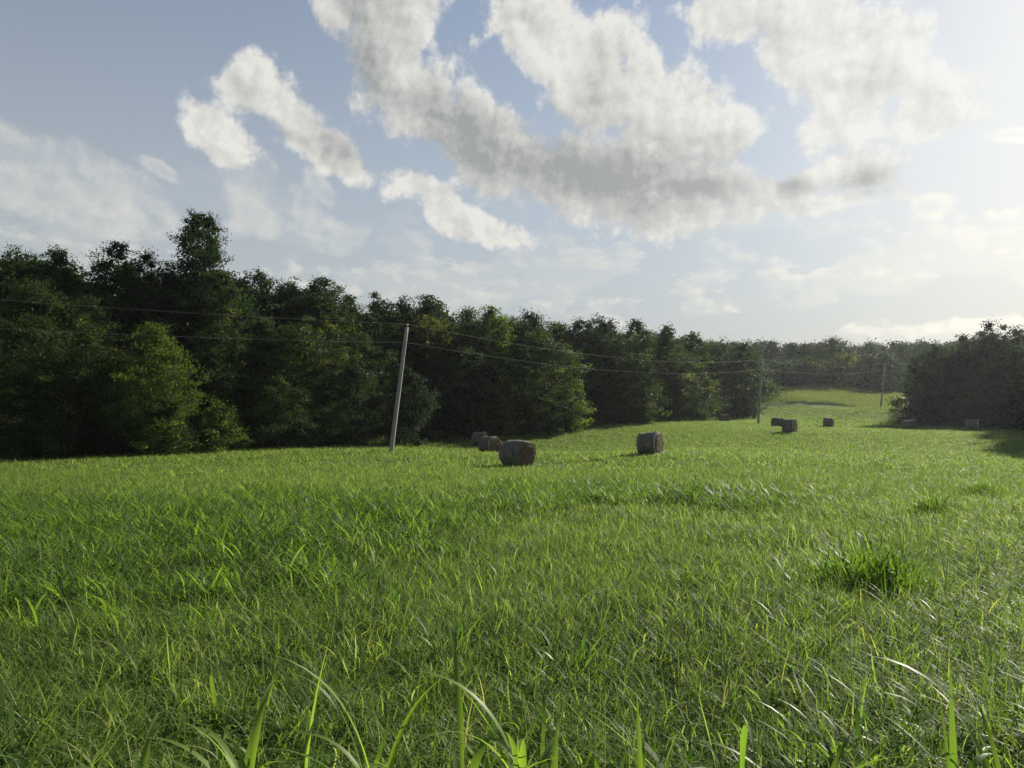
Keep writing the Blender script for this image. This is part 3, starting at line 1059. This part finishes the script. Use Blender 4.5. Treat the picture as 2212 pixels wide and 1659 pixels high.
def trunk_mesh(name, Hc, R, B, seed, thick=None):
    r = np.random.default_rng(seed + 999)
    rb = thick or (0.014 * Hc + 0.02)
    n = 9
    z = np.linspace(-0.3, Hc * 0.68, n)
    sway = np.cumsum(r.normal(0, 0.012 * Hc, (n, 2)), 0)
    sway -= sway[1]
    pts = np.c_[sway * np.clip(z / Hc, 0, 1)[:, None], z]
    rads = rb * (1 - 0.85 * np.clip(z / (Hc * 0.7), 0, 1)) * np.where(z < 0.4, 1.25, 1)
    parts = [tube(pts, rads, 9)]
    order = r.permutation(len(B))[:12]
    for i in order:
        tgt = B[i]
        zs = max(0.12 * Hc, tgt[2] - np.hypot(tgt[0], tgt[1]) * r.uniform(0.5, 0.9) - 0.3)
        zs = min(zs, Hc * 0.62)
        s = np.array([np.interp(zs, z, pts[:, 0]), np.interp(zs, z, pts[:, 1]), zs])
        mid = (s + tgt) / 2 + np.array([0, 0, -0.06 * np.linalg.norm(tgt - s)])
        r0 = max(0.03, np.interp(zs, z, rads) * 0.5)
        parts.append(tube([s, (s + mid) / 2, mid, (mid + tgt) / 2, tgt], [r0, r0 * 0.85, r0 * 0.65, r0 * 0.42, r0 * 0.15], 6))
    V, q = join(parts)
    return mesh_from(name, V, q, M['bark'], smooth=True)


_seed = [100]


def tree(px, Y, top, hw, style, mat, label, name='broadleaf_tree', cat='tree', group='trees at the edge of the left woods', base=0.03, dens=1.0, gap=0.08, leaf=None, squash=1.0, bot=None):
    _seed[0] += 1
    s = _seed[0]
    x = P(px, 940, Y)[0]
    z = gz(x, Y)
    Hc = P(px, top, Y)[2] - z
    R = hw / F * Y * {'round': 1.42, 'oval': 1.35, 'spire': 1.2, 'tower': 1.0, 'bush': 1.15}.get(style, 1.0)
    leaf = leaf or 0.0026 * Y
    root = empty(name, (x, Y, z))
    tag(root, label, cat, group)
    if bot is not None:
        base = max(0.02, (P(px, bot, Y)[2] - z) / Hc)
    me, B, br = crown_mesh(name + '_crown', Hc, R, style, leaf, M[mat], s, dens, base, gap, squash=squash)
    if style == 'bush' and Hc < 5:
        tm = trunk_mesh(name + '_stems', Hc, R, B, s, 0.05)
        obj('foliage', me, root)
        obj('stem', tm, root)
    else:
        obj('crown', me, root)
        obj('trunk', trunk_mesh(name + '_trunk', Hc, R, B, s), root)
    return root


GL = 'trees at the edge of the left woods'
BL = 'bushes along the foot of the left woods'
# left woods, back row (skyline)
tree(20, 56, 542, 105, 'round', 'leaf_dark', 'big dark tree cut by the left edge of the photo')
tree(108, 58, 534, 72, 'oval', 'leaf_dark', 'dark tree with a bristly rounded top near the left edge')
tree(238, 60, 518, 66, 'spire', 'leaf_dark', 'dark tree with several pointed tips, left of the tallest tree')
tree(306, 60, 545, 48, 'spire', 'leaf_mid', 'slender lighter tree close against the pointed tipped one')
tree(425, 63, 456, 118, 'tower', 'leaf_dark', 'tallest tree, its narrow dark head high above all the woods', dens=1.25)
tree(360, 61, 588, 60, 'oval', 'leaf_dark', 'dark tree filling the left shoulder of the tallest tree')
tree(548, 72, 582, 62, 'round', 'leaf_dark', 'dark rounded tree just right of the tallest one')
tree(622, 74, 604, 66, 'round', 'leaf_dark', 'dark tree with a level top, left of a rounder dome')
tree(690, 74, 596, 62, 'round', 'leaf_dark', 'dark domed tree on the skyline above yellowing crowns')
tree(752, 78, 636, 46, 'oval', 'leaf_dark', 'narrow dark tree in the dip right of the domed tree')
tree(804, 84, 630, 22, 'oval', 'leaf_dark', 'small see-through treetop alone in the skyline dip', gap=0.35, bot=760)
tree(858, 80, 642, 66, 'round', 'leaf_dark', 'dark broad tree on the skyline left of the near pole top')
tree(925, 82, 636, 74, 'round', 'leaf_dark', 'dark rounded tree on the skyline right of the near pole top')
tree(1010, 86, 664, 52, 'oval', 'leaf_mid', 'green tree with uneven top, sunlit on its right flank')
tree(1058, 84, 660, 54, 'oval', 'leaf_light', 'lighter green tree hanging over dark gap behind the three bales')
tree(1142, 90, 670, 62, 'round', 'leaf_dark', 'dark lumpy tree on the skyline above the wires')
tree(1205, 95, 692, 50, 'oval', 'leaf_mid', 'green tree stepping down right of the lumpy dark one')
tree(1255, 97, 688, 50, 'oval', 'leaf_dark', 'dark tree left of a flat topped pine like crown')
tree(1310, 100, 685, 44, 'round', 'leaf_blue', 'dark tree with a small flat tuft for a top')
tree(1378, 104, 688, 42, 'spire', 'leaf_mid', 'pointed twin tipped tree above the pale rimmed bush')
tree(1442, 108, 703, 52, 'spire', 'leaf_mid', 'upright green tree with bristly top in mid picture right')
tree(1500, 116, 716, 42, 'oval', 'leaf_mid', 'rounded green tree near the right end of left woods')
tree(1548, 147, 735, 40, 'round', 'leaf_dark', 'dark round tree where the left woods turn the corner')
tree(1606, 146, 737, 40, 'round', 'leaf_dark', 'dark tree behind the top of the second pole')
# left woods, front row
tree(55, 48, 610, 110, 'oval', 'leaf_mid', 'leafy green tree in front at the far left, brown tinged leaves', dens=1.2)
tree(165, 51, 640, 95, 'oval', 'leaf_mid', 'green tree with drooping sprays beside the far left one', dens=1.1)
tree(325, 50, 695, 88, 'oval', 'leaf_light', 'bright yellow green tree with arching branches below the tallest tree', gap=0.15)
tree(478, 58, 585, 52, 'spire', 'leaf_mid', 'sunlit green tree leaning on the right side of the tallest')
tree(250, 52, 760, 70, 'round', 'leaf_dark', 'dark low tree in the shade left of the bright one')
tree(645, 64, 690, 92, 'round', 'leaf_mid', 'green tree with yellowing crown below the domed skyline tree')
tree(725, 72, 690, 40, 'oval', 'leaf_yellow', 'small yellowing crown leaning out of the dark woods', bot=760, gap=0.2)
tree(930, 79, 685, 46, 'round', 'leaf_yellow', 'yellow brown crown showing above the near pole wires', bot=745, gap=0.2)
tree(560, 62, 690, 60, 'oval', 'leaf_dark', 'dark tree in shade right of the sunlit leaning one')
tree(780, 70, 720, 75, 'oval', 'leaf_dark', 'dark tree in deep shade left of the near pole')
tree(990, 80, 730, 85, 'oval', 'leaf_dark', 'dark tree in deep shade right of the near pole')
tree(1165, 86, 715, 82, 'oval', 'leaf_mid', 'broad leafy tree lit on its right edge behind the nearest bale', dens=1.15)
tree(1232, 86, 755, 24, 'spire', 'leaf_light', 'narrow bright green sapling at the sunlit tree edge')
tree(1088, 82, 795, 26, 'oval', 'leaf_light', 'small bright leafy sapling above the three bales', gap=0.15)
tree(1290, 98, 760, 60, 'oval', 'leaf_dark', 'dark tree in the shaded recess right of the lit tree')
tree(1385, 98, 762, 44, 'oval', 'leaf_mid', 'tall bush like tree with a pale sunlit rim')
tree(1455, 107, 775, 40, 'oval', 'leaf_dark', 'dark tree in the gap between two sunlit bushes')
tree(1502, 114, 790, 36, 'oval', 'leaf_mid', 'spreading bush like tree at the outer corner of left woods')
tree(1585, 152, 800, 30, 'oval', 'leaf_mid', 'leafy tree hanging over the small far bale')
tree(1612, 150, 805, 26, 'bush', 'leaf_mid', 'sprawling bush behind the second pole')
# bushes at the foot of the left woods
for args in [
    (470, 54, 868, 62, 'leaf_light', 'bright sunlit bush below the tallest tree'),
    (600, 58, 812, 62, 'leaf_mid', 'tall bush with a bright hanging right side'),
    (690, 61, 880, 50, 'leaf_dark', 'low dark bush between two taller bushes'),
    (875, 65, 790, 58, 'leaf_blue', 'feathery cedar like bush right behind the near pole'),
    (760, 64, 795, 44, 'leaf_blue', 'feathery cedar like bush left of the near pole'),
    (100, 47, 850, 70, 'leaf_mid', 'shaggy bush at the foot of the far left trees'),
    (225, 50, 880, 60, 'leaf_dark', 'dark low bush left of the bright yellow green tree'),
    (355, 50, 860, 60, 'leaf_mid', 'leafy bush under the bright yellow green tree'),
    (1150, 86, 868, 40, 'leaf_mid', 'low leafy branches reaching the grass behind the nearest bale'),
    (1010, 79, 870, 50, 'leaf_dark', 'dark low bush above the back bale of the three'),
    (1655, 180, 822, 26, 'leaf_mid', 'low bush trailing off along the far slope'),
]:
    px, Y, top, hw, mat, lab = args
    tree(px, Y, top, hw, 'bush', mat, lab, 'bush', 'bush', BL, gap=0.12)

# far end of the field
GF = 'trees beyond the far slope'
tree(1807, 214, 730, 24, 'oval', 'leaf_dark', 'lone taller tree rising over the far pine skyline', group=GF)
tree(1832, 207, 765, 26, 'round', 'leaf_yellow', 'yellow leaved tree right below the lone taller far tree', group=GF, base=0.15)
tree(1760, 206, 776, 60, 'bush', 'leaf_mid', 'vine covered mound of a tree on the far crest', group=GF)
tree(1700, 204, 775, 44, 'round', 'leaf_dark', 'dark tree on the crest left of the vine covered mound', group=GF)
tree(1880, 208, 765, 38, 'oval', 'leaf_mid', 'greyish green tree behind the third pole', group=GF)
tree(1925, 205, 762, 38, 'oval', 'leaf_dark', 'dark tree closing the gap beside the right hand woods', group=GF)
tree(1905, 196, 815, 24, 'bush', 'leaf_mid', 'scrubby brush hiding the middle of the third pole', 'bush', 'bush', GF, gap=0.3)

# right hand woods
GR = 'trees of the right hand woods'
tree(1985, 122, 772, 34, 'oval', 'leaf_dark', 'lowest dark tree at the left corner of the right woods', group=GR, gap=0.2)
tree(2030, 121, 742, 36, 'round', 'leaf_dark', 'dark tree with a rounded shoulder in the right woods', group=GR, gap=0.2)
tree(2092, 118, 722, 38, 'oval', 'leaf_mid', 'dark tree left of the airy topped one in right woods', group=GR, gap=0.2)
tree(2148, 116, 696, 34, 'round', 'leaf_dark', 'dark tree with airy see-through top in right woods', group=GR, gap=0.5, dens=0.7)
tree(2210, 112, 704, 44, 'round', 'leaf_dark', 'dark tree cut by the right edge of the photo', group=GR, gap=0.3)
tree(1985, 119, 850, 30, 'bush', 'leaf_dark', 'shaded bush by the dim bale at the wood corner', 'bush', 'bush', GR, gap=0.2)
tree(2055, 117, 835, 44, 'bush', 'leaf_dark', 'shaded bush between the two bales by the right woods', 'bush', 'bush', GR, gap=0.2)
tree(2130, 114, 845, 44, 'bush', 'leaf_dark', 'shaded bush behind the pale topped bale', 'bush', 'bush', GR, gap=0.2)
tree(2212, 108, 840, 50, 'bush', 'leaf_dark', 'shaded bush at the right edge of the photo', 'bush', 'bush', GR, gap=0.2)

# the depths of the woods and the far pines read as masses
SKY = np.array([(-400, 545), (0, 548), (60, 545), (105, 545), (160, 600), (185, 610), (235, 545), (300, 560), (340, 590), (430, 560), (490, 590), (550, 590), (620, 608), (690, 602),
                (740, 640), (800, 655), (860, 648), (920, 642), (1000, 665), (1080, 680), (1140, 678), (1200, 696), (1250, 694), (1310, 694), (1350, 715), (1380, 698),
                (1450, 710), (1500, 720), (1560, 738), (1640, 741), (1960, 744), (1985, 770), (2035, 740), (2095, 724), (2150, 705), (2212, 705), (2500, 690)], float)
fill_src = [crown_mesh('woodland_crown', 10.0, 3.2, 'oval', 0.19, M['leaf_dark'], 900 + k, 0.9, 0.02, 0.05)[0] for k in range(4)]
fp, fh = [], []
E = EDGE_L
seg = np.hypot(*np.diff(E, axis=0).T)
cs = np.r_[0, np.cumsum(seg)]
for off0, off1, n in ((6, 10, 60), (11, 18, 60), (19, 30, 50)):
    t = rng.uniform(0, cs[-1] - 18, n)
    x = np.interp(t, cs, E[:, 0])
    y = np.interp(t, cs, E[:, 1])
    o = rng.uniform(off0, off1, n)
    fp.append(np.c_[x - o * 0.79, y + o * 0.62])
for n, o0, o1 in ((16, 5, 12), (14, 12, 24)):
    E = EDGE_R
    seg = np.hypot(*np.diff(E[2:], axis=0).T)
    cs2 = np.r_[0, np.cumsum(seg)]
    t = rng.uniform(0, cs2[-1], n)
    o = rng.uniform(o0, o1, n)
    fp.append(np.c_[np.interp(t, cs2, E[2:, 0]) + o * 0.62 + 3, np.interp(t, cs2, E[2:, 1]) + o * 0.78])
fp.append(np.array([(74, 98), (77, 91), (84, 95), (80, 102), (72, 105), (66, 84), (67, 79), (69, 74), (71, 69), (73, 64), (70, 88), (66, 76), (68, 70), (64, 80), (62, 76), (60, 72), (63, 68), (68, 94)], float))
fp = np.concatenate(fp)
fz = ground(fp[:, 0], fp[:, 1])
ppx = W / 2 + F * fp[:, 0] / fp[:, 1]
topy = np.interp(ppx, SKY[:, 0], SKY[:, 1]) + rng.uniform(10, 45, len(fp))
ht = np.array([P(a, b, Y)[2] for a, b, Y in zip(ppx, topy, fp[:, 1])]) - fz
ht = np.clip(ht, 5, 22)
ht[-13:] = 18.0
ht[-1] = 14.0
s = ht / 10
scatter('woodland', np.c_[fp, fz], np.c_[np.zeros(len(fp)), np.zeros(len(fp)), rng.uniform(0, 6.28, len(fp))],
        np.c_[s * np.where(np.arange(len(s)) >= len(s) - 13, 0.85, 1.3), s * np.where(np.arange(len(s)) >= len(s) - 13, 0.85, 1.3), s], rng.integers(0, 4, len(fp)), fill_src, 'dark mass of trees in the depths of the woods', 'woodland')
pine_src = [crown_mesh('pine_crown', 10.0, 1.9, 'spire', 0.42, M['leaf_blue'], 950 + k, 0.9, 0.05, 0.1)[0] for k in range(4)]
n = 150
ppx = rng.uniform(1480, 2240, n)
py_ = rng.uniform(225, 300, n)
x = (ppx - W / 2) / F * py_
z = ground(x, py_)
topy = 739 + rng.uniform(0, 16, n)
ht = np.clip(np.array([P(a, b, Y)[2] for a, b, Y in zip(ppx, topy, py_)]) - z, 8, 30)
s = ht / 10
scatter('pine_forest', np.c_[x, py_, z], np.c_[np.zeros(n), np.zeros(n), rng.uniform(0, 6.28, n)], np.c_[s * 0.9, s * 0.9, s],
        rng.integers(0, 4, n), pine_src, 'far even topped pine forest along the horizon behind the slope', 'forest')


# ------------------------------------------------------------------ single broad-leaved plants in the foreground
def leaf_blade(L, wid, az, lean, bend, z0, seg=12, twist=0.3, fold=0.25):
    """one long arching grass leaf with a folded midrib"""
    p = np.array([0.0, 0.0, z0])
    dx, dy = math.cos(az), math.sin(az)
    rows = []
    for i in range(seg + 1):
        t = i / seg
        w = wid * (0.35 + 1.9 * t if t < 0.34 else (1 - ((t - 0.34) / 0.66) ** 1.7)) * 0.5 + 0.0006
        a = az + math.pi / 2 + twist * t
        s = np.array([math.cos(a), math.sin(a), 0.0])
        ang = lean + bend * t ** 1.5
        nrm = np.array([-dx * math.cos(ang), -dy * math.cos(ang), math.sin(ang)])
        rows += [p - s * w + nrm * w * fold, p, p + s * w + nrm * w * fold]
        p = p + np.array([dx * math.sin(ang), dy * math.sin(ang), math.cos(ang)]) * L / seg
    q = []
    for i in range(seg):
        for k in range(2):
            q.append((3 * i + k, 3 * i + k + 1, 3 * i + k + 4, 3 * i + k + 3))
    return np.array(rows), np.array(q)


def tall_grass(px, py, Y, leaves, label, seed, hgt=0.35):
    r = np.random.default_rng(seed)
    x = P(px, py, Y)[0]
    root = empty('tall_grass', (x, Y, gz(x, Y)))
    tag(root, label, 'grass plant', 'broad leaved grass plants in the foreground')
    V, q = tube([(0, 0, -0.03), (0.004, 0.0, hgt * 0.5), (0, 0.006, hgt)], [0.006, 0.005, 0.003], 6)
    obj('stem', mesh_from('grass_stem', V, q, M['stem'], {'tint': r.uniform(0, 1, len(q))}, smooth=True), root)
    extra = [(r.uniform(0.35, 0.6), r.uniform(0, 360), r.uniform(0.1, 0.8), r.uniform(1.0, 2.6), r.uniform(0, 0.35)) for _ in range(7)]
    for (L, az, lean, bend, z0) in list(leaves) + extra:
        V, q = leaf_blade(L, r.uniform(0.016, 0.034), rad(az), lean, bend, z0, twist=r.uniform(-0.6, 0.6))
        obj('leaf', mesh_from('grass_leaf', V, q, M['tall'], {'tint': np.full(len(q), r.uniform(0.5, 1.0))}, smooth=True), root)
    return root


def rand_leaves(r, n, lmin=0.55, lmax=0.85, zmax=0.4):
    return [(r.uniform(lmin, lmax), r.uniform(0, 360), r.uniform(0.05, 0.7), r.uniform(0.5, 2.3), r.uniform(0.0, zmax)) for _ in range(n)]


r_ = np.random.default_rng(55)
tall_grass(655, 1640, 2.75, [(0.62, 60, 0.08, 0.35, 0.25), (0.55, -20, 0.15, 2.3, 0.42), (0.6, 190, 0.5, 1.4, 0.12), (0.5, 20, 0.5, 0.6, 0.1), (0.55, 170, 0.9, 1.0, 0.15), (0.5, 300, 0.7, 1.5, 0.1)],
           'tall broad leaved grass with an upright folded leaf, bottom left of centre', 11, 0.5)
tall_grass(540, 1640, 2.7, [(0.6, 175, 0.4, 1.5, 0.2), (0.55, 160, 0.6, 1.2, 0.15), (0.6, -20, 0.3, 1.8, 0.2), (0.45, 200, 0.2, 0.9, 0.25), (0.5, 260, 0.6, 1.4, 0.1)],
           'broad leaved grass whose leaves arch low to the left, at the bottom', 12)
tall_grass(815, 1640, 2.65, rand_leaves(r_, 6), 'broad leaved grass right of the tallest plant, bottom edge', 13)
tall_grass(1000, 1640, 2.6, rand_leaves(r_, 6), 'broad leaved grass left of the bottom centre group', 14)
tall_grass(1130, 1640, 2.65, rand_leaves(r_, 8, 0.45, 0.7), 'dense broad leaved grass group at the bottom centre', 15)
tall_grass(1190, 1650, 2.5, [(0.85, 25, 0.75, 1.75, 0.18), (0.5, 80, 0.2, 0.7, 0.2), (0.5, 140, 0.5, 1.0, 0.1), (0.45, 200, 0.4, 1.2, 0.1)],
           'broad leaved grass with one long leaf arching right, bottom centre', 16)
tall_grass(1385, 1630, 2.6, [(0.55, 90, 0.05, 0.25, 0.2), (0.5, 80, 0.12, 2.6, 0.28), (0.5, 10, 0.4, 1.4, 0.15), (0.5, -40, 0.5, 0.6, 0.1)],
           'upright broad grass leaf with a bent tip right of bottom centre', 17)
tall_grass(1600, 1640, 2.7, rand_leaves(r_, 5), 'sparse broad leaved grass between bottom centre and right', 18)
tall_grass(1760, 1640, 2.65, [(0.65, 165, 0.4, 1.6, 0.2), (0.6, -15, 0.35, 0.8, 0.22), (0.5, 40, 0.3, 1.2, 0.2), (0.5, 210, 0.6, 1.0, 0.1)],
           'broad leaved grass with an arching leaf and a straight one, bottom right', 19)
tall_grass(2060, 1640, 2.6, [(0.6, 75, 0.15, 0.3, 0.15), (0.6, 60, 0.2, 0.35, 0.25), (0.5, 20, 0.7, 1.2, 0.2), (0.5, 180, 0.6, 1.3, 0.1), (0.45, 130, 0.4, 0.6, 0.1)],
           'broad leaved grass with two bright upright leaves, bottom right corner', 20)
tall_grass(2170, 1640, 2.6, rand_leaves(r_, 6), 'broad leaved grass last at the bottom right edge', 21)
tall_grass(300, 1640, 2.7, rand_leaves(r_, 4, 0.3, 0.5), 'small broad leaved grass at the bottom left', 22)


def grass_clump(px, py, Y, Rr, hgt, n, label, seed):
    r = np.random.default_rng(seed)
    x = P(px, py, Y)[0]
    root = empty('grass_clump', (x, Y, gz(x, Y)))
    tag(root, label, 'grass clump', 'dark grass clumps in the right of the field')
    parts, T = [], []
    for i in range(n):
        a = r.uniform(0, 6.28)
        q_ = Rr * min(1.25, abs(r.normal(0, 0.55)) + 0.12)
        V, q = leaf_blade(hgt * r.uniform(0.6, 1.25) * (1.1 - 0.65 * (q_ / Rr) ** 2), r.uniform(0.012, 0.022), r.uniform(0, 6.28), r.uniform(0, 0.45), r.uniform(0.3, 2.2), 0, 6)
        parts.append((V + np.array([q_ * math.cos(a), q_ * math.sin(a), -0.02]), q))
        T.append(np.full(len(q), r.uniform(0, 0.9)))
    V, q = join(parts)
    obj('leaves', mesh_from('grass_clump_leaves', V, q, M['tall'], {'tint': np.concatenate(T)}, smooth=True), root)
    st = []
    for i in range(9):
        a, q_ = r.uniform(0, 6.28), Rr * math.sqrt(r.uniform(0, 1))
        b = np.array([q_ * math.cos(a), q_ * math.sin(a), -0.02])
        st = []
        st.append(tube([b, b + (0.01, 0, hgt * 0.5), b + (r.normal(0, 0.05), r.normal(0, 0.05), hgt * 1.2)], [0.004, 0.0035, 0.002], 5))
        V, q = join(st)
        obj('stem', mesh_from('grass_clump_stem', V, q, M['stem'], {'tint': r.uniform(0, 1, len(q))}, smooth=True), root)


grass_clump(1885, 1280, 7.7, 0.70, 0.58, 480, 'big dark clump of tall grass standing alone in the right foreground', 31)
grass_clump(2010, 1110, 15.0, 0.55, 0.6, 260, 'smaller dark grass clump behind the big one', 32)
grass_clump(2125, 1065, 21.0, 0.8, 0.6, 260, 'dark grass clump near the right edge, farthest of the clumps', 33)


# ------------------------------------------------------------------ haze
def haze(dens):
    x0, x1, y0, y1, z0, z1 = -430, 430, -120, 450, -6.0, 45.0
    V = np.array([(x, y, z) for z in (z0, z1) for y in (y0, y1) for x in (x0, x1)], float)
    q = np.array([(0, 2, 3, 1), (4, 5, 7, 6), (0, 1, 5, 4), (2, 6, 7, 3), (0, 4, 6, 2), (1, 3, 7, 5)])
    m, g, out = new_mat('pale_air')
    pv = g.new('ShaderNodeVolumePrincipled')
    pv.inputs['Color'].default_value = (0.86, 0.90, 1.0, 1)
    pv.inputs['Density'].default_value = dens
    pv.inputs['Anisotropy'].default_value = 0.5
    g.L.new(pv.outputs[0], out.inputs['Volume'])
    o = obj('haze', mesh_from('haze', V, q, m))
    tag(o, kind='stuff')


HAZE = 0.00011
if HAZE:
    haze(HAZE)
